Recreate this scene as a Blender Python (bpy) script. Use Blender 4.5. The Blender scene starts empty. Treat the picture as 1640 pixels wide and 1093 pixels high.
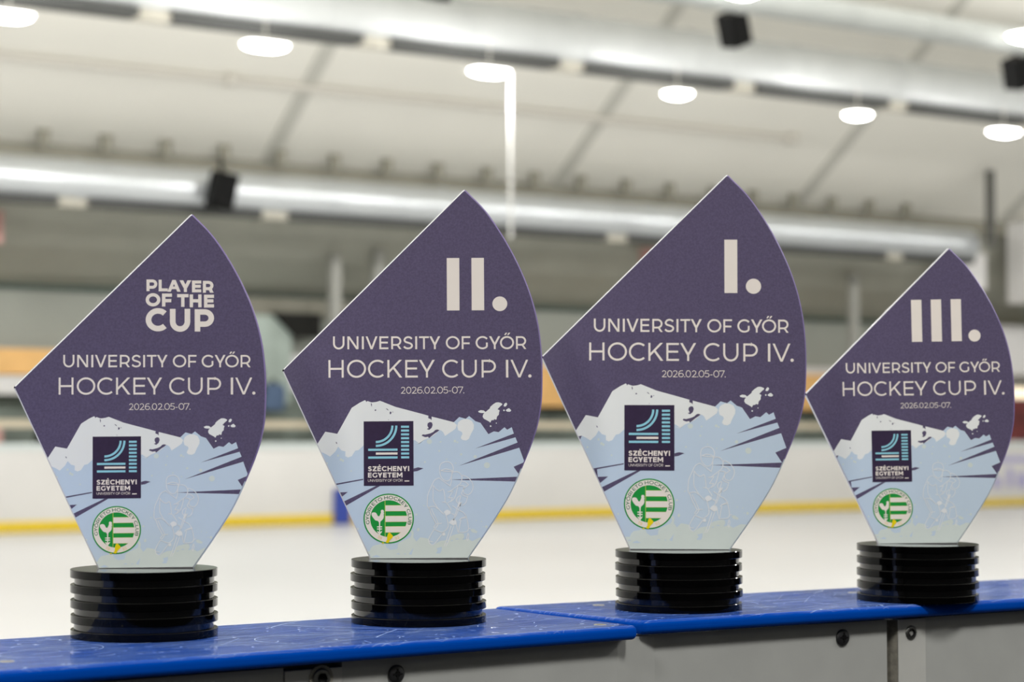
import bpy, bmesh, math, random
from mathutils import Vector, Matrix
from mathutils.geometry import tessellate_polygon
random.seed(7)
S = bpy.context.scene
C = S.collection

# ---------------------------------------------------------------- camera, world, light, exposure
CAM_Z = 1.258                     # above the ice; the blue cap is at 1.12
CAP_Z = 1.12
cam = bpy.data.cameras.new('camera'); co = bpy.data.objects.new('camera', cam); C.objects.link(co)
co.location = (0, 0, CAM_Z)
co.rotation_euler = (math.radians(90) + math.atan(150.5 / 3200), 0, 0)
cam.sensor_width = 36.0
cam.lens = 3200 / 1640 * 36
cam.clip_start = 0.05; cam.clip_end = 200
cam.dof.use_dof = True
cam.dof.focus_distance = 1.46
cam.dof.aperture_fstop = 8.0
S.camera = co

w = bpy.data.worlds.new('world'); S.world = w; w.use_nodes = True
w.node_tree.nodes['Background'].inputs[0].default_value = (1.0, 0.98, 0.94, 1)
w.node_tree.nodes['Background'].inputs[1].default_value = 0.05
S.view_settings.view_transform = 'Standard'; S.view_settings.look = 'None'
S.view_settings.gamma = 1.0; S.view_settings.use_curve_mapping = False
S.view_settings.exposure = 0.0

# rink frame: u runs along the boards, v across the ice away from the camera
TH = math.radians(33)
UD = Vector((math.cos(TH), math.sin(TH), 0)); VD = Vector((-math.sin(TH), math.cos(TH), 0))
def R(u, v, z=0.0):
    p = UD * u + VD * v
    return Vector((p.x, p.y, z))
RINK = Matrix(((UD.x, VD.x, 0, 0), (UD.y, VD.y, 0, 0), (0, 0, 1, 0), (0, 0, 0, 1)))

def hall_light(u, v, z, energy, kind='POINT', size=0.3):
    l = bpy.data.lights.new('hall_light', kind); l.energy = energy
    if kind == 'AREA': l.shape = 'DISK'; l.size = size
    else: l.shadow_soft_size = size
    l.color = (1.0, 0.985, 0.965)
    o = bpy.data.objects.new('hall_light', l); C.objects.link(o)
    o.location = R(u, v, z); o.rotation_euler = (0, 0, TH)
    return o
HALL, NEAR = 0.58, 172
# unseen light rows: points that also reach the ceiling, area lights that brighten trophy fronts
for u in (-12, -4, 4, 12, 20, 28, 36):
    for v, z, e in ((5.5, 6.8, 940), (12.5, 8.2, 940)):
        hall_light(u, v, z, e * HALL * (1.0 if u < 8 else .9 if u < 16 else .60))
for i in range(16):                       # the visible row under the large duct
    u = 7.13 + 3.065 * (i - 6)
    hall_light(u, 21.0, 5.45, 210 * HALL * (1.0 if u < 8 else .9 if u < 16 else .72 if u < 22 else .5), 'POINT', 0.2)
for u in (-9, -4, 1, 6, 11):
    hall_light(u, -1.6, 4.7, NEAR, 'AREA', 0.9)

# ---------------------------------------------------------------- helpers
def lin(r, g, b):
    f = lambda c: (c / 255 / 12.92) if c / 255 <= 0.04045 else ((c / 255 + 0.055) / 1.055) ** 2.4
    return (f(r), f(g), f(b))

def mat(name, col, rough=0.5, metal=0.0, var=0.06, scale=30.0, spec=0.5, bump=0.0, coord='Object', detail=3.0):
    m = bpy.data.materials.new(name); m.use_nodes = True
    nt = m.node_tree; b = nt.nodes['Principled BSDF']
    b.inputs['Roughness'].default_value = rough; b.inputs['Metallic'].default_value = metal
    b.inputs['Specular IOR Level'].default_value = spec
    tc = nt.nodes.new('ShaderNodeTexCoord'); n = nt.nodes.new('ShaderNodeTexNoise')
    n.inputs['Scale'].default_value = scale; n.inputs['Detail'].default_value = detail
    nt.links.new(tc.outputs[coord], n.inputs['Vector'])
    cr = nt.nodes.new('ShaderNodeValToRGB')
    cr.color_ramp.elements[0].position = 0.3; cr.color_ramp.elements[1].position = 0.7
    cr.color_ramp.elements[0].color = tuple(max(0, c * (1 - var)) for c in col) + (1,)
    cr.color_ramp.elements[1].color = tuple(min(1, c * (1 + var)) for c in col) + (1,)
    nt.links.new(n.outputs['Fac'], cr.inputs['Fac']); nt.links.new(cr.outputs['Color'], b.inputs['Base Color'])
    if bump:
        bp = nt.nodes.new('ShaderNodeBump'); bp.inputs['Strength'].default_value = bump
        bp.inputs['Distance'].default_value = 0.002
        nt.links.new(n.outputs['Fac'], bp.inputs['Height']); nt.links.new(bp.outputs['Normal'], b.inputs['Normal'])
    return m

def glow(name, col, strength):
    m = bpy.data.materials.new(name); m.use_nodes = True
    b = m.node_tree.nodes['Principled BSDF']
    b.inputs['Base Color'].default_value = (*col, 1)
    b.inputs['Emission Color'].default_value = (*col, 1); b.inputs['Emission Strength'].default_value = strength
    return m

class MB:
    """collects polygons with material slots, then links them as one mesh object"""
    def __init__(s): s.v = []; s.f = []; s.m = []; s.mats = []; s.smooth = []
    def slot(s, m):
        if m not in s.mats: s.mats.append(m)
        return s.mats.index(m)
    def add(s, verts, faces, m, smooth=False):
        k = len(s.v); s.v += [tuple(p) for p in verts]; i = s.slot(m)
        for f in faces: s.f.append(tuple(a + k for a in f)); s.m.append(i); s.smooth.append(smooth)
        return s
    def box(s, c, d, m, mtx=None):
        P = [Vector((c[0] + sx * d[0] / 2, c[1] + sy * d[1] / 2, c[2] + sz * d[2] / 2)) for sz in (-1, 1) for sy in (-1, 1) for sx in (-1, 1)]
        if mtx: P = [mtx @ p for p in P]
        return s.add(P, [(0, 2, 3, 1), (4, 5, 7, 6), (0, 1, 5, 4), (2, 6, 7, 3), (0, 4, 6, 2), (1, 3, 7, 5)], m)
    def tube(s, a, b, r, m, n=24, r2=None, caps=True, smooth=True):
        a = Vector(a); b = Vector(b); d = (b - a).normalized()
        x = d.cross(Vector((0, 0, 1)) if abs(d.z) < .9 else Vector((1, 0, 0))).normalized(); y = d.cross(x)
        r2 = r if r2 is None else r2
        V = [a + (x * math.cos(t) + y * math.sin(t)) * r for t in (2 * math.pi * i / n for i in range(n))]
        V += [b + (x * math.cos(t) + y * math.sin(t)) * r2 for t in (2 * math.pi * i / n for i in range(n))]
        s.add(V, [(i, i + n, (i + 1) % n + n, (i + 1) % n) for i in range(n)], m, smooth)
        if caps:
            k = len(s.v); s.v += [tuple(p) for p in V]; j = s.slot(m)
            s.f += [tuple(k + i for i in range(n)), tuple(k + n + i for i in reversed(range(n)))]; s.m += [j, j]; s.smooth += [False, False]
        return s
    def lathe(s, prof, m, n=64, c=(0, 0, 0), smooth=True):
        V = [(c[0] + r * math.cos(2 * math.pi * i / n), c[1] + r * math.sin(2 * math.pi * i / n), c[2] + z) for r, z in prof for i in range(n)]
        F = [(j * n + i, j * n + (i + 1) % n, (j + 1) * n + (i + 1) % n, (j + 1) * n + i) for j in range(len(prof) - 1) for i in range(n)]
        return s.add(V, F, m, smooth)
    def prism(s, poly, y0, y1, m, mtx=None):
        """polygon in x,z given depth from y0 to y1"""
        n = len(poly)
        V = [Vector((x, y0, z)) for x, z in poly] + [Vector((x, y1, z)) for x, z in poly]
        if mtx: V = [mtx @ p for p in V]
        tri = tessellate_polygon([[Vector((x, z, 0)) for x, z in poly]])
        F = [tuple(t) for t in tri] + [tuple(a + n for a in reversed(t)) for t in tri]
        F += [(i, (i + 1) % n, (i + 1) % n + n, i + n) for i in range(n)]
        return s.add(V, F, m)
    def build(s, name, parent=None, recalc=True):
        me = bpy.data.meshes.new(name); me.from_pydata(s.v, [], s.f)
        for m in s.mats: me.materials.append(m)
        for p, i, q in zip(me.polygons, s.m, s.smooth): p.material_index = i; p.use_smooth = q
        if recalc:
            bm = bmesh.new(); bm.from_mesh(me); bmesh.ops.recalc_face_normals(bm, faces=bm.faces); bm.to_mesh(me); bm.free()
        me.update()
        o = bpy.data.objects.new(name, me); C.objects.link(o)
        if parent: o.parent = parent
        return o

def tag(o, label=None, cat=None, group=None, kind=None):
    if label: o['label'] = label
    if cat: o['category'] = cat
    if group: o['group'] = group
    if kind: o['kind'] = kind
    return o
def empty(name, loc=(0, 0, 0), rz=0.0):
    o = bpy.data.objects.new(name, None); C.objects.link(o); o.location = loc; o.rotation_euler = (0, 0, rz)
    o.empty_display_size = 0.05
    return o
def bevel(o, wd, seg=3):
    b = o.modifiers.new('bevel', 'BEVEL'); b.width = wd; b.segments = seg; b.limit_method = 'ANGLE'
    return o

# ---------------------------------------------------------------- materials
M = {}
M['ice'] = mat('ice', (0.625, 0.63, 0.64), 0.32, var=0.035, scale=0.25, spec=0.3)
M['rubber_floor'] = mat('rubber_floor', (0.008, 0.008, 0.0085), 0.8, var=0.2)
M['roof'] = mat('roof_panels', (0.74, 0.725, 0.66), 0.7, var=0.02, scale=0.6)
M['seam'] = mat('roof_seam', (0.50, 0.495, 0.445), 0.7)
M['conduit'] = mat('conduit_paint', (0.60, 0.575, 0.52), 0.7)
M['seam_dark'] = mat('dark_steel', (0.09, 0.09, 0.08), 0.6)
M['beam'] = mat('eave_beam', (0.26, 0.25, 0.20), 0.6)
M['dark_wall'] = mat('dark_wall', (0.005, 0.005, 0.005), 0.9)
M['grey_wall'] = mat('grey_wall', (0.5, 0.5, 0.48), 0.8)
M['clad'] = mat('olive_cladding', (0.48, 0.48, 0.415), 0.6, var=0.05, scale=2.0)
M['teal'] = mat('teal_edge', (0.06, 0.095, 0.08), 0.6)
M['pale_panel'] = mat('pale_panel', (0.32, 0.335, 0.295), 0.5, var=0.06, scale=0.8)
M['stand'] = mat('stand_green', (0.17, 0.20, 0.175), 0.7, var=0.5, scale=1.3)
M['orange'] = mat('orange_wood', (0.85, 0.50, 0.18), 0.5, var=0.12, scale=1.5)
M['cream'] = mat('cream_rail', (0.75, 0.66, 0.50), 0.5)
M['pale'] = mat('pale_paint', (0.78, 0.77, 0.76), 0.5)
M['mint'] = mat('mint_panel', (0.45, 0.53, 0.48), 0.4, var=0.1, scale=2)
M['black'] = mat('black_plastic', (0.004, 0.004, 0.004), 0.6, spec=0.12)
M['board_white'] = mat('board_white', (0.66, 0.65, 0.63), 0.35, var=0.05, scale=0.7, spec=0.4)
M['kick'] = mat('kick_yellow', (0.78, 0.56, 0.03), 0.4)
M['board_cap'] = mat('board_cap_pale', (0.60, 0.66, 0.65), 0.4)
M['royal'] = mat('royal_blue', (0.03, 0.06, 0.33), 0.4)
M['lilac'] = mat('lilac_print', (0.40, 0.38, 0.60), 0.5)
M['red'] = mat('dark_red', (0.16, 0.03, 0.03), 0.6, var=0.4, scale=3)
M['pink'] = mat('faded_red', (0.55, 0.30, 0.27), 0.6)
M['navy'] = mat('navy_fabric', (0.05, 0.07, 0.16), 0.8)
M['duct'] = mat('duct_metal', (0.66, 0.69, 0.71), 0.36, metal=0.8, var=0.06, scale=1.2)
M['duct_satin'] = mat('duct_satin', (0.44, 0.455, 0.45), 0.62, metal=0.35, var=0.08, scale=1.2)
M['pipe_paint'] = mat('pipe_paint', (0.42, 0.44, 0.425), 0.7, var=0.05, scale=2)
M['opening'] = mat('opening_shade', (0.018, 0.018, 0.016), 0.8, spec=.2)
M['slot'] = mat('duct_slot', (0.05, 0.052, 0.05), 0.6)
M['steel'] = mat('steel_paint', (0.36, 0.36, 0.33), 0.5)
M['lamp_body'] = mat('lamp_body', (0.7, 0.68, 0.62), 0.4)
M['lens'] = glow('lamp_lens', (1.0, 0.985, 0.95), 18.0)
M['bracket'] = mat('bracket_beige', (0.42, 0.40, 0.34), 0.7)
M['rope'] = mat('white_rod', (0.6, 0.6, 0.58), 0.6, spec=.2)

# trophies
M['purple'] = mat('print_purple', lin(89, 80, 108), 0.42, var=0.16, scale=700, detail=2)
M['ink_white'] = mat('print_warm_white', lin(240, 231, 221), 0.45, var=0.01)
M['p_white'] = mat('print_snow', lin(238, 240, 237), 0.42, var=0.01)
M['p_blue'] = mat('print_ice_blue', lin(198, 215, 231), 0.42, var=0.02, scale=20)
M['p_foam'] = mat('print_foam', lin(214, 224, 220), 0.42, var=0.02, scale=60)
M['p_line'] = mat('print_pale_line', lin(232, 235, 237), 0.42, var=0.01)
M['p_dark'] = mat('print_aubergine', lin(52, 38, 66), 0.42, var=0.08, scale=300)
M['p_cyan'] = mat('print_cyan', lin(148, 210, 224), 0.42, var=0.01)
M['p_green'] = mat('print_green', lin(20, 150, 60), 0.42, var=0.02)
M['p_deepgreen'] = mat('print_dark_green', lin(30, 105, 62), 0.42, var=0.02)
M['p_lime'] = mat('print_lime', lin(176, 205, 90), 0.42, var=0.02)
M['p_yellow'] = mat('print_yellow', lin(240, 215, 0), 0.42, var=0.02)
M['p_peach'] = mat('print_peach', lin(244, 216, 160), 0.42, var=0.02)
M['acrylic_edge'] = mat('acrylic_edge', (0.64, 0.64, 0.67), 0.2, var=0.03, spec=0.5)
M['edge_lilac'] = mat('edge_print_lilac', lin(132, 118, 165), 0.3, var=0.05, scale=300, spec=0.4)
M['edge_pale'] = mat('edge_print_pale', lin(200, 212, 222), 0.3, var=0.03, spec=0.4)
M['acrylic_body'] = mat('acrylic_body', (0.70, 0.72, 0.74), 0.12, var=0.02, spec=0.8)
M['black_acrylic'] = mat('black_acrylic', (0.0008, 0.0008, 0.0008), 0.05, var=0.3, scale=40, spec=0.22)
M['black_spacer'] = mat('black_acrylic_spacer', (0.0012, 0.0012, 0.0012), 0.08, var=0.3, scale=40, spec=0.7)
M['black_top'] = mat('black_acrylic_face', (0.004, 0.004, 0.004), 0.05, var=0.2, scale=40, spec=0.6)

# near boards
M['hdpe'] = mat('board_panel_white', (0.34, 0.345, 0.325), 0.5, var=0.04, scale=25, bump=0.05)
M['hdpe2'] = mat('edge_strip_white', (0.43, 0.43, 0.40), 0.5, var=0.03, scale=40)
M['strip_side'] = mat('strip_sawn_side', (0.16, 0.15, 0.12), 0.8, var=0.25, scale=250)
M['screw'] = mat('black_screw', (0.010, 0.010, 0.011), 0.45, var=0.2)
M['chrome'] = mat('bolt_steel', (0.16, 0.16, 0.15), 0.4, metal=1.0, var=0.2, scale=300)
M['recess'] = mat('bolt_recess', (0.25, 0.24, 0.20), 0.6)

def cap_material(name, seed):
    """royal blue plastic, worn: fine straight scratches in several directions, scuffed patches"""
    m = bpy.data.materials.new(name); m.use_nodes = True
    nt = m.node_tree; N = nt.nodes.new; L = nt.links.new; b = nt.nodes['Principled BSDF']
    tc = N('ShaderNodeTexCoord'); prev = None
    for k, (ang, sx, sy, th) in enumerate([(0.10, 5, 900, .655), (-0.32, 4, 800, .66), (0.75, 5, 800, .735), (-0.8, 5, 800, .72), (0.4, 4, 900, .66), (-0.12, 4, 1000, .66)]):
        mp = N('ShaderNodeMapping'); mp.inputs['Rotation'].default_value = (0, 0, ang)
        mp2 = N('ShaderNodeMapping'); mp2.inputs['Scale'].default_value = (sx, sy, 1); mp2.inputs['Location'].default_value = (seed * 3.1 + k * 5.3, k * 7.7, k)
        n = N('ShaderNodeTexNoise'); n.inputs['Scale'].default_value = 1.0; n.inputs['Detail'].default_value = 1.5
        r = N('ShaderNodeMapRange'); r.inputs['From Min'].default_value = th; r.inputs['From Max'].default_value = th + .05
        L(tc.outputs['Object'], mp.inputs['Vector']); L(mp.outputs['Vector'], mp2.inputs['Vector']); L(mp2.outputs['Vector'], n.inputs['Vector']); L(n.outputs['Fac'], r.inputs['Value'])
        if prev is None: prev = r.outputs['Result']
        else:
            a = N('ShaderNodeMath'); a.operation = 'MAXIMUM'; L(prev, a.inputs[0]); L(r.outputs['Result'], a.inputs[1]); prev = a.outputs[0]
    # scuffs and scattered specks
    n2 = N('ShaderNodeTexNoise'); n2.inputs['Scale'].default_value = 90; n2.inputs['Detail'].default_value = 4
    r2 = N('ShaderNodeMapRange'); r2.inputs['From Min'].default_value = .66; r2.inputs['From Max'].default_value = .72
    L(tc.outputs['Object'], n2.inputs['Vector']); L(n2.outputs['Fac'], r2.inputs['Value'])
    a = N('ShaderNodeMath'); a.operation = 'MAXIMUM'; L(prev, a.inputs[0]); L(r2.outputs['Result'], a.inputs[1])
    # only the top is worn
    ge = N('ShaderNodeNewGeometry'); sp = N('ShaderNodeSeparateXYZ'); L(ge.outputs['Normal'], sp.inputs[0])
    up = N('ShaderNodeMapRange'); up.inputs['From Min'].default_value = .55; up.inputs['From Max'].default_value = .95
    L(sp.outputs['Z'], up.inputs['Value'])
    mu = N('ShaderNodeMath'); mu.operation = 'MULTIPLY'; L(a.outputs[0], mu.inputs[0]); L(up.outputs['Result'], mu.inputs[1])
    mx = N('ShaderNodeMixRGB'); mx.inputs[1].default_value = (*CAPBLUE, 1); mx.inputs[2].default_value = (0.42, 0.55, 0.80, 1)  # real scratches; the glint of their grooves is mixed in as pale colour
    half = N('ShaderNodeMath'); half.operation = 'MULTIPLY'; half.inputs[1].default_value = .6; L(mu.outputs[0], half.inputs[0])
    L(half.outputs[0], mx.inputs[0])
    hz = N('ShaderNodeMapping'); hz.inputs['Scale'].default_value = (7, 1400, 1); hz.inputs['Rotation'].default_value = (0, 0, .06)
    nh = N('ShaderNodeTexNoise'); nh.inputs['Scale'].default_value = 1.0; nh.inputs['Detail'].default_value = 4
    rh = N('ShaderNodeMapRange'); rh.inputs['From Min'].default_value = .45; rh.inputs['From Max'].default_value = .75; rh.inputs['To Max'].default_value = .5
    L(tc.outputs['Object'], hz.inputs['Vector']); L(hz.outputs['Vector'], nh.inputs['Vector']); L(nh.outputs['Fac'], rh.inputs['Value'])
    nb = N('ShaderNodeTexNoise'); nb.inputs['Scale'].default_value = 22; nb.inputs['Detail'].default_value = 5
    rb = N('ShaderNodeMapRange'); rb.inputs['From Min'].default_value = .42; rb.inputs['From Max'].default_value = .72; rb.inputs['To Max'].default_value = .30
    L(tc.outputs['Object'], nb.inputs['Vector']); L(nb.outputs['Fac'], rb.inputs['Value'])
    ad = N('ShaderNodeMath'); ad.operation = 'ADD'; L(rh.outputs['Result'], ad.inputs[0]); L(rb.outputs['Result'], ad.inputs[1])
    am = N('ShaderNodeMath'); am.operation = 'MULTIPLY'; L(ad.outputs[0], am.inputs[0]); L(up.outputs['Result'], am.inputs[1])
    m2 = N('ShaderNodeMixRGB'); m2.inputs[2].default_value = (0.20, 0.27, 0.42, 1)
    L(am.outputs[0], m2.inputs[0]); L(mx.outputs[0], m2.inputs[1]); L(m2.outputs[0], b.inputs['Base Color'])
    n3 = N('ShaderNodeTexNoise'); n3.inputs['Scale'].default_value = 14; n3.inputs['Detail'].default_value = 5
    r3 = N('ShaderNodeMapRange'); r3.inputs['To Min'].default_value = .02; r3.inputs['To Max'].default_value = .13
    L(tc.outputs['Object'], n3.inputs['Vector']); L(n3.outputs['Fac'], r3.inputs['Value']); L(r3.outputs['Result'], b.inputs['Roughness'])
    bp = N('ShaderNodeBump'); bp.inputs['Strength'].default_value = .25; bp.inputs['Distance'].default_value = .0004
    L(mu.outputs[0], bp.inputs['Height']); L(bp.outputs['Normal'], b.inputs['Normal'])
    b.inputs['IOR'].default_value = 1.10
    return m
CAPBLUE = (0.0005, 0.050, 0.33)
M['cap_left'] = cap_material('cap_blue_scratched', 1)
M['cap_right'] = cap_material('cap_blue_scuffed', 4)

# ---------------------------------------------------------------- hall: floor, roof, walls
U0, U1 = -22.0, 46.0
def sheet(name, prof, mats, u0=U0, u1=U1, div=1):
    """profile of (v, z) points swept along the boards"""
    mb = MB()
    for (a, b, m) in zip(prof[:-1], prof[1:], mats):
        mb.add([R(u0, *a), R(u1, *a), R(u1, *b), R(u0, *b)], [(0, 1, 2, 3)], m)
    return tag(mb.build(name, recalc=False), kind='structure')
tag(MB().box((12, 13.1, -.05), (68, 23.7, .1), M['ice'], RINK).build('floor'), kind='structure')
tag(MB().box((12, -1.9, -.05), (68, 6.0, .1), M['rubber_floor'], RINK).build('floor_players_side'), kind='structure')
sheet('ceiling', [(26.5, 5.0), (13.2, 14.58), (-0.1, 5.0), (-4.5, 4.9)], [M['roof']] * 3)
sheet('wall_near', [(-4.5, 4.9), (-4.5, 3.7), (-4.5, 0.0)], [M['grey_wall'], M['dark_wall']])
sheet('wall_far_cladding', [(26.45, 5.04), (26.58, 4.62), (26.82, 4.25), (27.2, 3.90), (27.8, 3.58), (28.25, 3.46), (28.25, 3.38), (28.3, 3.38)], [M['clad']] * 5 + [M['teal']] * 2)
sheet('wall_far', [(28.3, 3.38), (28.3, 2.52), (28.3, 1.95), (28.3, 1.05)], [M['pale_panel'], M['pale'], M['stand']])
sheet('floor_stand', [(28.3, 1.0), (25.35, 1.0), (25.35, 0.0)], [M['stand'], M['stand']])
for nm, u in (('wall_left', U0), ('wall_right', U1)):
    poly = [(-4.5, 0), (28.3, 0), (28.3, 5), (26.5, 5), (13.2, 14.58), (-.1, 5), (-4.5, 4.9)]
    mb = MB(); mb.add([R(u, v, z) for v, z in poly], [tuple(range(7))], M['grey_wall'])
    tag(mb.build(nm, recalc=False), kind='structure')
# roof seams, running down the slope
SL = math.atan2(14.58 - 5.0, 13.3)
def on_roof(v, d=0.0):      # height of the far slope at v, d below it
    return 5.0 + 0.7203 * (26.5 - v) - d
for i, u in enumerate((-2.4, 2.65, 7.7, 12.75, 17.83, 22.86, 27.9, 32.95)):
    mb = MB(); hw = .11
    P = [R(u - hw, 26.4, on_roof(26.4, .03)), R(u + hw, 26.4, on_roof(26.4, .03)), R(u + hw, 14, on_roof(14, .03)), R(u - hw, 14, on_roof(14, .03))]
    mb.add(P + [p + Vector((0, 0, .028)) for p in P], [(0, 1, 2, 3), (7, 6, 5, 4), (0, 4, 5, 1), (1, 5, 6, 2), (2, 6, 7, 3), (3, 7, 4, 0)], M['seam'])
    tag(mb.build('trim_%d' % (i + 1)), kind='structure')
tag(MB().box((12, 26.25, 5.10), (68, .18, .25), M['beam'], RINK).build('trim_9'), kind='structure')

# ---------------------------------------------------------------- far boards and stand
fb = empty('rink_boards', R(16, 25.1, 0), TH)
MB().box((0, 0, .60), (56, .12, .94), M['board_white']).build('board_face', fb)
MB().box((0, -.01, .075), (56, .13, .145), M['kick']).build('kick_plate', fb)
MB().box((0, 0, 1.105), (56, .16, .085), M['board_cap']).build('top_rail', fb)
tag(fb, 'long white rink boards across the ice with a yellow kick plate', 'rink boards')
mb = MB(); mb.box((13.38, 25.0, .25), (.26, .03, .5), M['royal'], RINK)
tag(mb.build('blue_marker_post'), 'dark blue upright marker strip low on the far white boards', 'marker')
# lilac advert on the boards at right: blurred blocks only
ad = empty('advertising_panel', R(27.2, 25.03, 0), TH)
MB().box((0, 0, .50), (2.6, .012, .74), M['board_white']).build('backing', ad)
mb = MB()
mb.box((0, -.01, .82), (2.4, .01, .10), M['lilac'])
for x, wd, z, h in ((-1.0, .16, .5, .34), (-.72, .2, .42, .2), (-.4, .15, .5, .34), (-.1, .24, .45, .26), (.3, .2, .5, .3), (.7, .3, .44, .2)):
    mb.box((x, -.01, z), (wd, .01, h), M['lilac'])
mb.build('blurred_print', ad)
tag(ad, 'white advertising panel with lilac print on the far boards at right', 'advert')
# stand: rails, wooden fronts
def rbox(name, u0, u1, v, dv, z0, z1, m, label, cat, group=None):
    o = MB().box(((u1 - u0) / 2, 0, (z1 - z0) / 2), (u1 - u0, dv, z1 - z0), m).build(name)
    o.location = R(u0, v, z0); o.rotation_euler = (0, 0, TH)
    return tag(o, label, cat, group)
rbox('stand_rail', 0, 34, 27.3, .1, 1.36, 1.47, M['cream'], 'cream rail running along the stand just above the far boards', 'rail')
rbox('wooden_stand_front', 4, 11.2, 28.0, .12, 2.13, 2.50, M['orange'], 'orange wooden front of the stand behind PLAYER OF THE CUP trophy', 'stand front')
rbox('wooden_stand_front', 16.5, 21.6, 28.0, .12, 1.74, 2.42, M['orange'], 'orange wooden front of the stand between the II and I trophies', 'stand front')
rbox('wooden_stand_front', 22.6, 28.0, 28.0, .12, 1.72, 2.38, M['orange'], 'orange wooden front of the stand between the I and III trophies', 'stand front')
rbox('pale_barrier', 4, 11.0, 27.9, .08, 1.84, 2.10, M['pale'], 'pale lilac-white barrier strip under the orange stand front at left', 'barrier')
rbox('mint_screen', 12.5, 14.1, 28.1, .1, 1.75, 3.11, M['mint'], 'mint green screen wall between first two trophies', 'screen')
# dark opening with a slanted left edge
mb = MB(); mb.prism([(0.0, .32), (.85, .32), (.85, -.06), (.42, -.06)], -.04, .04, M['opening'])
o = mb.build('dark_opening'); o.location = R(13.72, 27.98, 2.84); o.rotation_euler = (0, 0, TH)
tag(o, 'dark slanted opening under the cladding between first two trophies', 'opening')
rbox('cladding_shade', 12.3, 16.6, 28.16, .06, 3.12, 3.40, M['beam'], 'added dark olive strip carrying the cladding shade lower between first two trophies', 'panel')  # made-up strip; its dark colour extends the shading under the cladding
def steel_post(u, v, z0, z1, wd, label):
    o = MB().box((0, 0, (z1 - z0) / 2), (wd, wd, z1 - z0), M['steel']).build('steel_post')
    o.location = R(u, v, z0); o.rotation_euler = (0, 0, TH); return tag(o, label, 'post')
steel_post(14.25, 26.9, 1.05, 4.0, .15, 'grey steel post behind the left tip of the II trophy')
steel_post(15.0, 26.9, 1.05, 4.1, .15, 'grey steel post hidden partly by slanted edge of the II trophy')
steel_post(24.6, 26.65, 1.05, 4.15, .14, 'pale grey steel post between the I and III trophies')
# things at the far right
rbox('white_cabinet', 28.0, 30.6, 25.9, .5, 3.7, 5.2, M['pale'], 'tall white housing high at the right edge above the III trophy', 'cabinet')
rbox('white_notice_board', 28.6, 31.5, 27.0, .1, 2.42, 3.36, M['pale'], 'white board on the wall right of the III trophy', 'board')
o = rbox('light_strip', 28.6, 31.5, 26.9, .1, 1.96, 2.16, M['cream'], 'cream lit strip below the white board right of the III trophy', 'light strip')
o.data.materials[0] = glow('strip_light', (1.0, .86, .62), 1.0)
rbox('red_banner', 28.2, 31.5, 26.8, .08, 1.12, 1.94, M['red'], 'dark red banner above the far boards right of the III trophy', 'banner')
rbox('small_box', 26.45, 27.5, 26.3, .2, 3.95, 4.62, M['pale'], 'pale box under the far duct left of the III trophy tip', 'box')
rbox('red_sign', 8.45, 8.94, 26.5, .05, 3.86, 4.30, M['pink'], 'faded red sign cut by the left edge of the photo', 'sign')
rbox('red_sign', 19.75, 20.15, 26.5, .05, 4.1, 4.35, M['pink'], 'faded red sign below the far duct beside the I trophy', 'sign')
rbox('drop_bar', 26.3, 26.42, 25.0, .12, 4.6, 5.95, M['seam_dark'], 'dark vertical bar crossing the far duct above the III trophy', 'bar')
# spectators' bags on the ledge: soft rounded bundles
def bag(u, v, z, wd, h, m, label):
    bm = bmesh.new(); bmesh.ops.create_cube(bm, size=1.0)
    bmesh.ops.scale(bm, vec=(wd, .3, h), verts=bm.verts)
    bmesh.ops.subdivide_edges(bm, edges=bm.edges[:], cuts=3, use_grid_fill=True)
    for vt in bm.verts:
        k = 1 - .35 * max(0, (vt.co.z / h) + .2) ** 2; vt.co.x *= k; vt.co.y *= k
        vt.co.x += .05 * wd * math.sin(vt.co.z / h * 5)
    for f in bm.faces: f.smooth = True
    me = bpy.data.meshes.new('bag'); bm.to_mesh(me); bm.free(); me.materials.append(m)
    o = bpy.data.objects.new('equipment_bag', me); C.objects.link(o); o.location = R(u, v, z + h / 2); o.rotation_euler = (0, 0, TH)
    s = o.modifiers.new('sub', 'SUBSURF'); s.levels = 2; s.render_levels = 2
    mb = MB(); mb.tube((-wd * .2, -.05, h * .45), (0, -.05, h * .62), .018, M['black'], 10); mb.tube((0, -.05, h * .62), (wd * .2, -.05, h * .45), .018, M['black'], 10)
    mb.build('handle', o)
    return tag(o, label, 'bag')
bag(13.15, 27.6, 1.95, .4, .40, M['navy'], 'navy bag on the stand ledge at right of the PLAYER OF THE CUP trophy')
bag(13.55, 27.6, 1.62, .36, .42, mat('blue_fabric', (.09, .14, .24), .8), 'blue bag on the stand, lower and nearer the II trophy tip')
bag(9.42, 26.0, 1.02, .3, .36, M['black'], 'black bag behind the far boards at left, beside the first trophy')
bag(8.62, 26.0, 1.02, .3, .34, M['pink'], 'reddish bag behind the far boards at the left photo edge')

# ---------------------------------------------------------------- ducts
def duct(name, u0, u1, v, z, r, label, slots, period, first, seamstep, skin='duct'):
    e = empty(name, R(u0, v, z), TH); Lg = u1 - u0
    MB().tube((0, 0, 0), (Lg, 0, 0), r, M[skin], 48).build('duct_pipe', e)
    x = .4
    while x < Lg - .3:
        MB().tube((x - .03, 0, 0), (x + .03, 0, 0), r + .012, M[skin], 48).build('joint_band', e); x += seamstep
    if slots:
        x = first - u0
        while x < Lg:
            a, b = max(x, .05), min(x + period[0], Lg - .05)
            if b - a > .2:
                MB().box(((a + b) / 2, -r * .30, -r * .96), (b - a, r * .9, .10), M['slot']).build('air_slot', e)
                if b + period[1] < Lg:
                    MB().box((b + period[1] / 2, -r * .3, -r * .98), (period[1], r * .6, .12), M['bracket']).build('slot_bracket', e)
            x += period[0] + period[1]
    return tag(e, label, 'duct')
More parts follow.
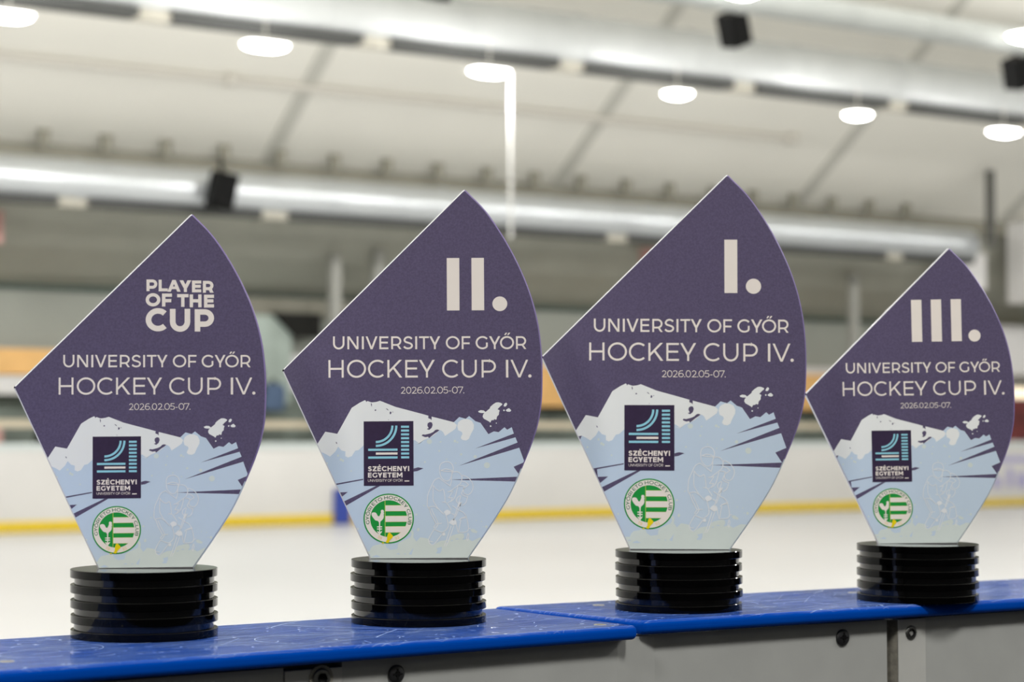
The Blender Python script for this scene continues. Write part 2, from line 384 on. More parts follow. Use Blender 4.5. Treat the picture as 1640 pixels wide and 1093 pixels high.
duct('ventilation_duct', -6, 40, 22, 6.56, .38, 'large silver ventilation duct across the top above the row of lamps', True, (2.55, .42), -5.6 + .1, 1.9, 'duct_satin')
duct('ventilation_duct', -6, 26.3, 25.5, 4.64, .295, 'silver ventilation duct under the far eave, behind the trophy tops', True, (2.55, .42), -5.15, 1.9)
duct('ventilation_pipe', 0, 34, 16, 5.80, .15, 'slim pale pipe crossing the top right corner, nearest the camera', False, None, 0, 3.1, 'pipe_paint')
o = MB().tube((0, 0, 0), (6.0, 0, 0), .075, M['duct'], 20).build('ventilation_pipe'); o.location = R(25.4, 26.0, 5.72); o.rotation_euler = (0, 0, TH)
tag(o, 'thin metal pipe under the roof at right, above the III trophy', 'pipe')
o = MB().tube((0, 0, 0), (15.5, 0, 0), .06, M['conduit'], 12)
o.tube((5.28, -.02, 0), (5.42, -.02, 0), .10, M['conduit'], 12); o.tube((15.3, -.02, 0), (15.5, -.02, 0), .10, M['conduit'], 12)
o = o.build('conduit'); o.location = R(6.2, 24.86, on_roof(24.86, .07)); o.rotation_euler = (0, 0, TH)
tag(o, 'thin grey conduit running along the sloping white roof', 'conduit')
# hangers along the eave
for i in range(19):
    u = 9.31 + .886 * i
    if i in (13,): u += .03
    v = 25.95; e = MB()
    e.box((0, 0, -.05), (.13, .10, .22), M['beam']); e.box((0, 0, .06), (.18, .05, .04), M['beam'])
    o = e.build('eave_bracket'); o.location = R(u, v, on_roof(v, .09)); o.rotation_euler = (0, 0, TH)
    tag(o, 'small grey bracket in the row along the far eave of the roof', 'bracket', 'brackets along the eave')

# ---------------------------------------------------------------- lamps
def lamp(u, v, z, wd, dp, label):
    e = empty('ceiling_lamp', R(u, v, z), TH)
    mb = MB(); mb.prism([(-wd / 2, .018), (wd / 2, .018), (wd / 2 - .08, .055), (-wd / 2 + .08, .055)], -dp / 2, dp / 2, M['lamp_body'])
    mb.tube((0, 0, .055), (0, 0, .4), .008, M['lamp_body'], 8)
    mb.build('housing', e)
    n = 28; mb = MB()
    prof = [(0.0, -.045), (.6, -.04), (.93, -.015), (1.0, .018)]
    V = []; F = []
    for k, (q, zz) in enumerate(prof):
        for i in range(n):
            t = 2 * math.pi * i / n; c, s_ = math.cos(t), math.sin(t)
            V.append((wd / 2 * q * math.copysign(abs(c) ** .6, c), dp / 2 * q * math.copysign(abs(s_) ** .6, s_), zz))
    F = [(j * n + i, j * n + (i + 1) % n, (j + 1) * n + (i + 1) % n, (j + 1) * n + i) for j in range(3) for i in range(n)]
    mb.add(V, F, M['lens'], True); mb.build('lens', e)
    return tag(e, label, 'lamp', 'lamps under the large duct')
LW = ((7.13, .50, 'glowing lamp cut by the left edge of the photo'), (10.2, .54, 'glowing lamp above and right of the PLAYER OF THE CUP trophy tip'),
      (13.3, .52, 'glowing lamp from which a white rod hangs'), (16.27, .36, 'small glowing lamp above and left of the I trophy tip'),
      (19.5, .36, 'small glowing lamp above and right of the I trophy tip'), (22.45, .50, 'glowing lamp at the right edge above the III trophy'))
for u, wd, lb in LW: lamp(u, 21.0, 5.80, wd, .32, lb)
lamp(17.0, 15.5, 5.72, .50, .36, 'glowing lamp in the top right corner above the slim pipe')
lamp(12.85, 15.5, 5.72, .34, .3, 'glowing lamp cut by the top edge of the photo')
o = MB().tube((0, 0, 0), (0, 0, 2.1), .019, M['rope'], 12).tube((0, 0, -.02), (0, 0, 0), .028, M['rope'], 12).build('hanging_rod'); o.location = R(13.62, 21.0, 3.75)
tag(o, 'thin white rod hanging down from the third lamp', 'rod')

# ---------------------------------------------------------------- loudspeakers
def speaker(u, v, z, rx, ry, label, sz=(.34, .3, .5), rz=0.0):
    e = empty('loudspeaker', R(u, v, z), TH + rz)
    mtx = Matrix.Rotation(ry, 4, 'Y') @ Matrix.Rotation(rx, 4, 'X')
    b = MB().box((0, 0, 0), sz, M['black'], mtx).build('cabinet', e); bevel(b, .02, 2)
    MB().box((0, -sz[1] / 2 - .006, 0), (sz[0] * .88, .012, sz[2] * .9), M['black'], mtx).build('grille', e)
    MB().tube((0, 0, sz[2] * .45), (0, .05, sz[2] * .95), .025, M['black'], 10).build('bracket', e)
    return tag(e, label, 'loudspeaker')
speaker(11.5, 25.0, 4.60, .12, .16, 'black loudspeaker in front of the far duct above the first trophy', (.32, .3, .50))
speaker(15.6, 19.0, 6.26, .2, -.42, 'black loudspeaker tilted on the large duct at top right of the photo', (.28, .3, .42))
speaker(20.58, 19.0, 6.21, .2, -.42, 'black loudspeaker cut by the right edge of the photo', (.28, .3, .42))
speaker(11.34, 19.0, 6.33, .2, .1, 'black loudspeaker cut by the top edge of the photo', (.30, .3, .42))

# ---------------------------------------------------------------- near boards with the blue cap
J = Vector((.092, 1.457)); D1 = Vector((.812, .584)).normalized(); D2 = Vector((.851, .526)).normalized()
K = Vector((.0955, 1.4768))
A1, A2 = math.atan2(D1.y, D1.x), math.atan2(D2.y, D2.x)
CAP_R = CAP_Z + .0012
T_CAP = .0105
def cap(name, origin, ang, x0, x1, wd, ztop, m, label, screws, skew=0.0):
    P = [(x0, 0), (x1, 0), (x1, wd), (x0 + skew, wd)]
    mb = MB(); mb.add([(x, y, -T_CAP) for x, y in P] + [(x, y, 0) for x, y in P], [(3, 2, 1, 0), (4, 5, 6, 7)] + [(i, (i + 1) % 4, (i + 1) % 4 + 4, i + 4) for i in range(4)], m)
    e = mb.build(name)
    e.location = (origin.x, origin.y, ztop); e.rotation_euler = (0, 0, ang); bevel(e, .0042, 5)
    for sx, sy in screws:
        s_ = MB(); s_.lathe([(0, .0003), (.0045, .0003), (.0052, -.0004)], M['recess'], 20)
        s_.add([(-.0028, -.0006, .0004), (.0028, -.0006, .0004), (.0028, .0006, .0004), (-.0028, .0006, .0004)], [(0, 1, 2, 3)], M['screw'])
        q = s_.build('countersunk_screw', e); q.location = (sx, sy, 0)
    return tag(e, label, 'board cap')
cap_a = cap('blue_board_cap', J, A1, -1.5, 0.0, .179, CAP_Z, M['cap_left'], 'scratched blue board cap under the PLAYER OF THE CUP and II trophies', [(-.46, .045), (-.15, .12), (-.02, .02), (-.33, .15)])
cap_b = cap('blue_board_cap', K, A2, 0.0005, 1.1, .167, CAP_R, M['cap_right'], 'scratched blue board cap under the I and III trophies', [(.05, .13), (.31, .12)], skew=-.028)

# worn-in scratches and nicks: thin pale marks lying on the caps
M['scratch'] = mat('scratched_plastic', (0.44, 0.53, 0.74), 0.45, var=0.5, scale=160, spec=0.3)
def scratches(parent, x0, x1, wd, seed, extra=()):
    rg = random.Random(seed); mb = MB(); z = .00006
    def ribbon(pts, w0):
        for quad in stroke(pts, w0):
            mb.add([(x, y, z + rg.uniform(0, .00003)) for x, y in quad], [(0, 1, 2, 3)], M['scratch'])
    for _ in range(int((x1 - x0) * 190)):                    # straight scratches
        x, y = rg.uniform(x0, x1), rg.uniform(.006, wd - .006); a = rg.gauss(0, .5) if rg.random() < .7 else rg.uniform(0, 3.14)
        l = rg.choice((.006, .010, .015, .03, .055)); bend = rg.uniform(-.25, .25)
        pts = [(x + l * t * math.cos(a + bend * t), y + l * t * math.sin(a + bend * t)) for t in (0, .25, .5, .75, 1)]
        pts = [p for p in pts if .0045 < p[1] < wd - .0045 and x0 < p[0] < x1 - .004]
        if len(pts) > 1: ribbon(pts, rg.uniform(.00022, .0007))
    for _ in range(int((x1 - x0) * 90)):                     # nicks
        x, y = rg.uniform(x0, x1 - .006), rg.uniform(.0045, wd - .006) if rg.random() < .6 else rg.uniform(.0035, .010)
        q = rg.uniform(.0005, .0016); n = 6
        mb.add([(x + q * rg.uniform(.5, 1.6) * math.cos(2 * math.pi * i / n), y + q * rg.uniform(.5, 1.4) * math.sin(2 * math.pi * i / n), z) for i in range(n)], [tuple(range(n))], M['scratch'])
    for pts, w0 in extra: ribbon(pts, w0)
    o = mb.build('scratch_marks', parent); o['kind'] = 'stuff'
def ring(x, y, r, a0, a1): return arc(x, y, r, r, a0, a1, 24)
def screw_mesh(r):
    mb = MB(); mb.lathe([(r, 0), (r, .0012), (r * .82, .0022), (r * .35, .0024)], M['screw'], 28)
    mb.lathe([(r * .35, .0024), (r * .25, .0010), (0, .0010)], M['black'], 28)
    mb.box((0, 0, .0024), (r * 1.2, r * .22, .0006), M['black']); mb.box((0, 0, .0024), (r * .22, r * 1.2, .0006), M['black'])
    return mb
def bolt_mesh(r):
    mb = MB(); mb.lathe([(r * 1.38, .0001), (r * 1.34, .0006), (r * 1.22, .0003), (r, .0003)], M['recess'], 28)
    mb.lathe([(r, .0003), (r, .0012), (r * .85, .0020), (r * .55, .0022)], M['chrome'], 28)
    mb.lathe([(r * .56, .0023), (r * .50, .0006), (0, .0006)], M['black'], 6)
    return mb
FACE = .012                     # the panels stand this far behind the cap's edge
ZB = CAP_Z - T_CAP
def facing(o, x, z):            # turns a lathe made along +z to face the camera side of a board
    o.location = (x, FACE, z); o.rotation_euler = (math.radians(90), 0, 0)
def wall_strip(mb, pts, thick, z0, z1, m):
    """upright strip along plan points (x, y), thickened towards +y"""
    n = len(pts); F = []
    V = [(x, y, z) for z in (z0, z1) for x, y in pts] + [(x, y + thick, z) for z in (z0, z1) for x, y in pts]
    for i in range(n - 1):
        F += [(i, i + 1, n + i + 1, n + i), (2 * n + i, 3 * n + i, 3 * n + i + 1, 2 * n + i + 1), (n + i, n + i + 1, 3 * n + i + 1, 3 * n + i)]
    F += [(0, n, 3 * n, 2 * n), (n - 1, 3 * n - 1, 4 * n - 1, 2 * n - 1)] if False else [(0, n, 3 * n, 2 * n), (n - 1, 2 * n - 1, 4 * n - 1, 3 * n - 1)]
    mb.add(V, F, m)
# frames along each cap (x along the cap, y away from camera)
def toL(p):                      # world xy -> left cap frame
    d = Vector(p) - J; return (d.dot(D1), d.dot(Vector((-D1.y, D1.x))))
Rn = Vector((-D2.y, D2.x))
def right_pt(s): q = K + D2 * s + Rn * FACE; return toL((q.x, q.y))
LOW = .02
# left section, only its end shows
e1 = empty('dasher_board', (J.x, J.y, 0), A1)
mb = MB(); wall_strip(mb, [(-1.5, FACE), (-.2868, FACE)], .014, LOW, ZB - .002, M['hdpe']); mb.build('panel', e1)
MB().box((-.90, .09, ZB - .06), (1.19, .13, .118), M['hdpe']).build('light_block', e1)  # unseen boxes behind the panels, added to stop light leaking under the cap
tag(e1, 'end of a grey-white dasher board at the lower left corner under the blue cap', 'dasher board')
# middle section, running under the joint of the caps
e2 = empty('dasher_board', (J.x, J.y, 0), A1)
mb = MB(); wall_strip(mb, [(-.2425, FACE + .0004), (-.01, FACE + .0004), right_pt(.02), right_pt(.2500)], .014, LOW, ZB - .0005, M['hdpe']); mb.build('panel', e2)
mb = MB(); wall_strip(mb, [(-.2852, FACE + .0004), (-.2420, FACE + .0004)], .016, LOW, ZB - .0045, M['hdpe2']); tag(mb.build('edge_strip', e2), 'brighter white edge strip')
facing(bolt_mesh(.0066).build('bolt', e2), -.2585, CAM_Z - .1592)
facing(screw_mesh(.0062).build('black_screw', e2), -.2007, CAM_Z - .1603)
q = screw_mesh(.0066).build('black_screw', e2)
x, y = right_pt(.2030); q.location = (x, y, CAM_Z - .1605); q.rotation_euler = (math.radians(90), 0, A2 - A1)
MB().box((-.15, .09, ZB - .06), (.27, .13, .118), M['hdpe']).build('light_block', e2)
tag(e2, 'long grey-white dasher board in the middle with two black screws', 'dasher board')
# right section
e3 = empty('dasher_board', (K.x, K.y, 0), A2)
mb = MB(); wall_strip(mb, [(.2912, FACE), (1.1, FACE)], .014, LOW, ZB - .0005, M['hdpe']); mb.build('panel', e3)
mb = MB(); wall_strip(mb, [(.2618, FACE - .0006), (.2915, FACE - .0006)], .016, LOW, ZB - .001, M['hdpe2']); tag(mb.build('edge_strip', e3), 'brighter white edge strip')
mb = MB(); wall_strip(mb, [(.2519, FACE + .0135), (.2617, FACE + .0002)], .002, LOW, ZB - .001, M['strip_side']); tag(mb.build('sawn_side', e3), 'rough brown-grey sawn side of the strip')
facing(bolt_mesh(.0058).build('bolt', e3), .2754, CAM_Z - .1604)
MB().box((.68, .085, ZB - .06), (.80, .13, .118), M['hdpe']).build('light_block', e3)
tag(e3, 'grey-white dasher board at the lower right with a bolted edge strip', 'dasher board')

# ---------------------------------------------------------------- stroke lettering (geometric capitals)
def poly_clip(poly, a, b, side=1):
    """keeps the part of a polygon on the left of a->b"""
    out = []; n = len(poly)
    f = lambda p: side * ((b[0] - a[0]) * (p[1] - a[1]) - (b[1] - a[1]) * (p[0] - a[0]))
    for i in range(n):
        p, q = poly[i], poly[(i + 1) % n]; fp, fq = f(p), f(q)
        if fp >= 0: out.append(p)
        if (fp < 0) != (fq < 0):
            t = fp / (fp - fq); out.append((p[0] + t * (q[0] - p[0]), p[1] + t * (q[1] - p[1])))
    return out
def stroke(pts, t, closed=False):
    """constant-width band along a polyline, as quads"""
    n = len(pts); L_, R_ = [], []
    for i in range(n):
        p = pts[i]
        a = pts[(i - 1) % n] if (closed or i > 0) else None
        b = pts[(i + 1) % n] if (closed or i < n - 1) else None
        d1 = (Vector(p) - Vector(a)).normalized() if a is not None and a != p else None
        d2 = (Vector(b) - Vector(p)).normalized() if b is not None and b != p else None
        d1 = d1 or d2; d2 = d2 or d1
        n1 = Vector((-d1.y, d1.x)); n2 = Vector((-d2.y, d2.x)); m = (n1 + n2)
        m = m.normalized() if m.length > 1e-6 else n1
        k = t / 2 / max(.5, m.dot(n1))
        L_.append((p[0] + m.x * k, p[1] + m.y * k)); R_.append((p[0] - m.x * k, p[1] - m.y * k))
    return [[L_[i], L_[(i + 1) % n], R_[(i + 1) % n], R_[i]] for i in range(n if closed else n - 1)]
def arc(cx, cy, rx, ry, a0, a1, n=20):
    return [(cx + rx * math.cos(math.radians(a0 + (a1 - a0) * i / n)), cy + ry * math.sin(math.radians(a0 + (a1 - a0) * i / n))) for i in range(n + 1)]
def rect(x0, y0, x1, y1): return [(x0, y0), (x1, y0), (x1, y1), (x0, y1)]
def para(xa, ya, xb, yb, h): return [(xa, ya), (xa + h, ya), (xb + h, yb), (xb, yb)]
def spline(P, n=8):
    out = []
    for i in range(len(P) - 1):
        p0 = P[max(i - 1, 0)]; p1 = P[i]; p2 = P[i + 1]; p3 = P[min(i + 2, len(P) - 1)]
        for k in range(n):
            t = k / n
            out.append(tuple(.5 * (2 * p1[j] + (p2[j] - p0[j]) * t + (2 * p0[j] - 5 * p1[j] + 4 * p2[j] - p3[j]) * t * t + (3 * p1[j] - p0[j] - 3 * p2[j] + p3[j]) * t ** 3) for j in (0, 1)))
    return out + [P[-1]]
WID = dict(I=0, U=.87, N=.86, V=.93, E=.68, R=.78, S=.74, T=.76, Y=.86, O=1.06, F=.66, G=.92, H=.86, C=.92, K=.82, P=.77, L=.64, A=.98, Z=.74, M=1.05, B=.80)
WID.update({'É': .68, 'Ő': 1.06, '0': .80, '1': .32, '2': .68, '5': .70, '6': .74, '7': .72, '9': .74, '-': .36, '.': 0})
def glyph(ch, W, t):
    """polygons of a capital in a box W wide and 1 high, stroke t"""
    h = t / 2
    if ch == 'I': return [rect(0, 0, W, 1)]
    if ch == 'H': return [rect(0, 0, t, 1), rect(W - t, 0, W, 1), rect(t, .5 - h, W - t, .5 + h)]
    if ch in 'EÉF':
        g = [rect(0, 0, t, 1), rect(t, 1 - t, W, 1)]
        if ch == 'F': g.append(rect(t, .45 - h, W * .93, .45 + h))
        else: g += [rect(t, 0, W, t), rect(t, .515 - h, W * .94, .515 + h)]
        if ch == 'É': g.append([(W * .42, 1.10), (W * .42 + t * 1.0, 1.10), (W * .80, 1.32), (W * .80 - t * 1.2, 1.32)])
        return g
    if ch == 'L': return [rect(0, 0, t, 1), rect(t, 0, W, t)]
    if ch == 'T': return [rect(0, 1 - t, W, 1), rect(W / 2 - h, 0, W / 2 + h, 1 - t)]
    if ch == 'U':
        rx = W / 2 - h; ry = min(.5 - h, rx * 1.05)
        return stroke([(h, 1), (h, h + ry)] + arc(W / 2, h + ry - .012, rx, ry, 180, 360, 22) + [(W - h, h + ry), (W - h, 1)], t)
    if ch in 'OŐ0':
        g = stroke(arc(W / 2, .5, W / 2 - h, .512 - h, 0, 360, 44)[:-1], t, True)
        if ch == 'Ő':
            for x in (.36, .57): g.append([(W * x - h * .9, 1.09), (W * x + h * .8, 1.09), (W * x + .11 + h, 1.27), (W * x + .11 - h * .9, 1.27)])
        return g
    if ch == 'C':
        rx = .53 - h + .0; ry = .512 - h; cx = rx + h
        th = math.degrees(math.acos(max(-.2, min(.95, (W - cx - h * .75) / rx))))
        return stroke(arc(cx, .5, rx, ry, th, 360 - th, 34), t)
    if ch == 'G':
        rx = .53 - h; ry = .512 - h; cx = rx + h; th = 41
        te = math.degrees(math.acos(max(0, min(.98, (W - h - cx) / rx))))
        return stroke(arc(cx, .5, rx, ry, th, 360 - te, 34), t) + [rect(W - t, .5 - ry * math.sin(math.radians(te)) - h * .2, W, .51)]
    if ch in 'PRB':
        yb = {'P': .33, 'R': .335, 'B': .53}[ch]; rb = (1 - h - yb) / 2; Wb = W if ch != 'R' else W * .985
        if ch == 'B': Wb = W * .93
        cx = Wb - h - rb * 1.05
        g = [rect(0, 0, t, 1)] + stroke([(h, 1 - h), (cx, 1 - h)] + arc(cx, yb + rb, rb * 1.05, rb, 90, -90, 18) + [(h, yb)], t)
        if ch == 'R': hx = t * 1.18; g.append(para(W * .50, yb, W - hx, 0, hx))
        if ch == 'B':
            rb2 = (yb - h) / 2; g += stroke([(h, yb), (W - h - rb2, yb)] + arc(W - h - rb2, h + rb2, rb2, rb2, 90, -90, 16) + [(h, h)], t)
        return g
    if ch == 'S':
        P = [(.95, .84), (.78, .955), (.52, 1.0), (.22, .93), (.07, .74), (.2, .585), (.52, .50), (.85, .40), (.97, .235), (.82, .06), (.50, 0), (.20, .045), (.0, .17)]
        return stroke(spline([(h + x * (W - t), h - .008 + y * (1 - t + .016)) for x, y in P], 6), t)
    hx = t * 1.10
    if ch == 'V':
        return [para(0, 1, W / 2 - hx / 2, 0, hx), para(W - hx, 1, W / 2 - hx / 2, 0, hx)]
    if ch == 'A':
        return [para(W / 2 - hx / 2, 1, 0, 0, hx), para(W / 2 - hx / 2, 1, W - hx, 0, hx), rect(W * .2, .22, W * .8, .22 + t * .9)]
    if ch == 'Y':
        hx = t * 1.22
        return [para(0, 1, W / 2 - hx / 2, .34, hx), para(W - hx, 1, W / 2 - hx / 2, .34, hx), rect(W / 2 - h, 0, W / 2 + h, .40)]
    if ch == 'K':
        hx = t * 1.38
        return [rect(0, 0, t, 1), [(W - hx - .02, 1), (W - .02, 1), (t, .27), (t, .27 + t * 1.45)], [(W * .36, .52), (W * .36 + t * .75, .52 + t * .75), (W, 0), (W - hx, 0)]]
    if ch == 'N':
        return [rect(0, 0, t, 1), rect(W - t, 0, W, 1), para(0, 1, W - t * 1.25, 0, t * 1.25)]
    if ch == 'M':
        return [rect(0, 0, t, 1), rect(W - t, 0, W, 1), para(0, 1, W / 2 - hx / 2, .25, hx), para(W - hx, 1, W / 2 - hx / 2, .25, hx)]
    if ch == 'Z':
        return [rect(0, 1 - t, W, 1), rect(0, 0, W, t), para(W - t * 1.5, 1 - t, 0, t, t * 1.5)]
    if ch == '.':
        r = W / 2; return [[(W / 2 + r * math.cos(i * math.pi / 8), r - .01 + r * math.sin(i * math.pi / 8)) for i in range(16)]]
    if ch == '-': return [rect(0, .36 - h, W, .36 + h)]
    if ch == '1': return [rect(W - t, 0, W, 1), rect(0, 1 - t, W, 1)]
    if ch == '7': return [rect(0, 1 - t, W, 1), para(W - hx, 1 - t, W * .28, 0, hx), rect(0, .80, t, 1)]
    if ch == '2':
        P = [(.0, .80), (.18, .95), (.45, 1.0), (.78, .92), (.90, .72), (.78, .5), (.05, 0)]
        return stroke(spline([(h + x * (W - t), h + y * (1 - t)) for x, y in P], 6), t) + [rect(0, 0, W, t)]
    if ch == '5':
        return [rect(W * .14, 1 - t, W * .92, 1), para(W * .14, 1, W * .07, .5, t)] + stroke(spline([(h + x * (W - t), h + y * (1 - t)) for x, y in [(.08, .56), (.45, .60), (.85, .52), (1.0, .30), (.85, .07), (.45, 0), (.0, .10)]], 6), t)
    if ch in '69':
        g = stroke(arc(W / 2, .31, W / 2 - h, .31 - h, 0, 360, 28)[:-1], t, True) + stroke(spline([(h, .31), (h + .01, .58), (W * .28, .88), (W * .58, 1 - h), (W * .86, .93)], 6), t)
        return g if ch == '6' else [[(W - x, 1 - y) for x, y in q] for q in g]
    return []
GAP = .13
def line_layout(text, t, gap=GAP):
    x = 0; out = []
    for ch in text:
        if ch == ' ': x += .30; continue
        W = WID.get(ch, .7) or (t if ch == 'I' else t * 1.35)
        if out and (out[-1][0] + ch) in ('TY', 'YT', 'LA', 'AY', 'GY', 'YO', 'YŐ', 'RS', 'TO', 'LY'): x -= .07
        out.append((ch, x, W)); x += W + gap
    return out, x - gap

scratches(cap_a, -.62, -.004, .179, 3, [(ring(-.43, .075, .022, 20, 300), .0005), (ring(-.405, .10, .03, -60, 140), .0004), (ring(-.25, .06, .028, 60, 250), .0005), ([(-.21, .15), (-.155, .075), (-.13, .045)], .0007), ([(-.27, .09), (-.14, .052)], .0005)])
scratches(cap_b, .004, .60, .167, 9, [([(.16, .10), (.24, .09)], .0008), ([(.05, .03), (.09, .022)], .0006)])

# ---------------------------------------------------------------- the trophies' artwork, drawn once in artboard units
# (the artboard is the plaque of the first-place trophy: 1 unit = 1/2006 m, origin at the middle of the plaque's foot)
AU = .1 / 200.6
def bd(x, y): return ((x - 1088) * AU, (881 - y) * AU)
def fr(ox, oy, sc): return lambda P: [bd(ox + x / sc, oy + y / sc) for x, y in P]
fA, fB, fC, fD, fE, fF, fH, fK = fr(930, 500, 9.106), fr(1100, 500, 9.106), fr(915, 605, 9.106), fr(1080, 605, 9.106), fr(930, 710, 6.244), fr(1080, 700, 5.906), fr(995, 645, 9.5), fr(995, 760, 11.5)
ident = fr(0, 0, 1.0)
def disc(x, y, r, n=14, ex=1.0): return [(x + r * ex * math.cos(2 * math.pi * i / n), y + r * math.sin(2 * math.pi * i / n)) for i in range(n)]

# outline of the plaque (counter-clockwise seen from the front)
ARC = [(1165, 279), (1199.2, 314), (1231, 361.5), (1256, 410), (1273.5, 456), (1284.5, 502), (1289.6, 548), (1290.4, 588), (1288.6, 630), (1282.5, 664), (1273, 694), (1259.5, 727), (1236.5, 777), (1207, 824.5), (1167.6, 881)]
def outline():
    pts = [(1008.6, 881)]
    pts += [(1167.6, 881)]
    a = spline(ARC, 5)
    a = list(reversed(a))                     # from foot to tip along the right arc
    pts += a[1:-2]
    pts += [(1168.2, 281.6), (1165.5, 279.6), (1162.3, 280.8)]   # rounded tip
    pts += [(868.2, 571.0), (866.8, 573.2), (867.4, 575.4)]
    return [bd(*p) for p in pts]
OUT = outline()
def inset(poly, d):
    n = len(poly); out = []
    for i in range(n):
        a, b, c = Vector(poly[i - 1]), Vector(poly[i]), Vector(poly[(i + 1) % n])
        d1 = (b - a).normalized(); d2 = (c - b).normalized()
        n1 = Vector((-d1.y, d1.x)); n2 = Vector((-d2.y, d2.x)); m = (n1 + n2).normalized()
        k = d / max(.4, m.dot(n1)); out.append((b.x + m.x * k, b.y + m.y * k))
    return out

# layers: (material, level, polygon) ; every polygon later clipped to the plaque's printed face
ART = []
def art(m, lev, polys): ART.extend((m, lev, p) for p in polys)
top_white = fC([(20, 860), (52, 805), (213, 555), (388, 588), (600, 205), (720, 128), (795, 92), (808, 104), (812, 124), (824, 108), (840, 108), (870, 120), (895, 127), (960, 120), (1015, 103), (1240, 195), (1639, 305)])
ridge = fD([(220, 330), (590, 428)])
low_white = fD([(635, 470), (615, 525), (560, 565), (460, 632), (430, 570), (400, 548), (380, 545), (345, 580), (290, 625), (220, 662), (150, 690), (70, 745), (0, 720)]) + fC([(1590, 742), (1520, 690), (1100, 700), (770, 765), (700, 830), (650, 840), (600, 920), (545, 940), (505, 920), (505, 850), (450, 835), (400, 780), (360, 850), (280, 925), (225, 890), (150, 855), (85, 872), (60, 900)])
blue_right = fD([(670, 352), (765, 378), (815, 338), (905, 415), (980, 440), (1095, 608), (1175, 568), (1245, 580), (1330, 508), (1370, 545), (1437, 508), (1467, 603), (900, 820), (1490, 658), (1520, 735), (660, 1075), (1545, 812), (1620, 1025), (1460, 1093)]) + ident([(1251, 741), (1220, 742.2), (1137.6, 745.4), (1220, 748.2), (1262, 749.8), (1236, 790), (1180, 890), (1000, 890), (930, 740)])
art('p_blue', 1, [top_white + ridge + blue_right])
art('p_white', 2, [top_white + ridge + low_white])
art('p_white', 2, [fD([(640, 490), (655, 430), (690, 400), (735, 383), (800, 384), (855, 410), (885, 470), (880, 530), (845, 595), (825, 640), (812, 675), (770, 700), (715, 693), (690, 665), (700, 630), (715, 605), (708, 575), (655, 548)])])
# flying lump of snow
art('p_white', 2, [fD(spline([(1210, 140), (1255, 140), (1303, 165), (1270, 200), (1230, 240)], 3) + [(1262, 258), (1252, 290), (1250, 322), (1222, 350), (1215, 392), (1197, 396), (1186, 383), (1175, 400), (1140, 405), (1122, 440), (1110, 425), (1030, 380), (1012, 350), (1020, 315), (1055, 280), (1118, 228), (1125, 205), (1165, 168)]),
                   fD([(945, 270), (985, 252), (1030, 258), (1058, 282), (1040, 296), (990, 295), (960, 288)]),
                   fD([(1320, 195), (1330, 160), (1358, 143), (1375, 165), (1356, 198), (1335, 202)]), fD([(1348, 258), (1375, 235), (1400, 226), (1432, 258), (1415, 280), (1372, 278)]),
                   fD(disc(1325, 258, 12)), fD(disc(1128, 490, 12)), fD(disc(1212, 446, 8))])
for x, y, r in ((230, 712, 38), (395, 718, 13), (605, 708, 20), (640, 725, 13), (375, 852, 14), (692, 907, 15), (900, 940, 25), (480, 975, 10), (165, 1015, 14), (1070, 1068, 45), (612, 1035, 9)):
    art('p_foam', 2, [fD(disc(x, y, r))])
for x, y, r in ((398, 910, 18), (440, 970, 22), (470, 988, 15), (238, 1023, 15)): art('p_foam', 2, [fC(disc(x, y, r, 9, .85))])
for x, y, r in ((310, 125, 9), (228, 20, 14), (965, 570, 8), (980, 718, 13), (375, 710, 11), (1040, 482, 6), (68, 45, 9)): art('p_foam', 2, [fE(disc(x, y, r, 9, .9))])
for x, y, r in ((20, 600, 9), (40, 745, 14), (685, 720, 14), (640, 670, 6), (95, 515, 6), (895, 530, 12), (590, 660, 5), (655, 718, 5), (453, 25, 10), (585, 48, 14)): art('p_foam', 2, [fF(disc(x, y, r, 9, .9))])
art('p_foam', 2, [fF([(532, 745), (560, 738), (603, 765), (592, 782), (550, 772)])])
# splinters and specks in the purple of the ground
art('purple', 3, [fC([(60, 880), (85, 870), (155, 855), (120, 935), (95, 960)]), fE([(100, 258), (130, 257), (430, 205), (432, 216), (165, 265), (172, 342), (275, 338), (185, 412), (140, 420)]), fE([(190, 455), (560, 278), (600, 278), (225, 495), (200, 510)]), fE([(937, 105), (980, 93), (1035, 103), (975, 130), (937, 135)]),
                  fC([(880, 142), (890, 140), (897, 160), (890, 192), (884, 170)]), fC([(935, 240), (945, 230), (962, 240), (950, 253), (938, 250)]), fC([(1100, 218), (1120, 222), (1143, 247), (1125, 242)]), fC([(1158, 268), (1172, 264), (1184, 282), (1170, 304), (1155, 298)]), fC([(1193, 264), (1210, 270), (1200, 279)]), fC([(1128, 384), (1145, 382), (1140, 390)]),
                  fC([(365, 705), (380, 715), (388, 738), (372, 730)]),
                  fD([(215, 350), (222, 328), (266, 340), (265, 400), (256, 385), (240, 372), (222, 370)]), fD([(203, 470), (210, 440), (240, 423), (270, 430), (281, 465), (265, 510), (230, 540), (193, 525), (222, 512), (210, 490)]),
                  fD([(318, 542), (345, 533), (381, 543), (345, 572), (310, 592), (225, 662), (215, 640), (170, 646), (118, 625), (135, 605), (170, 610), (250, 590), (290, 570)])])
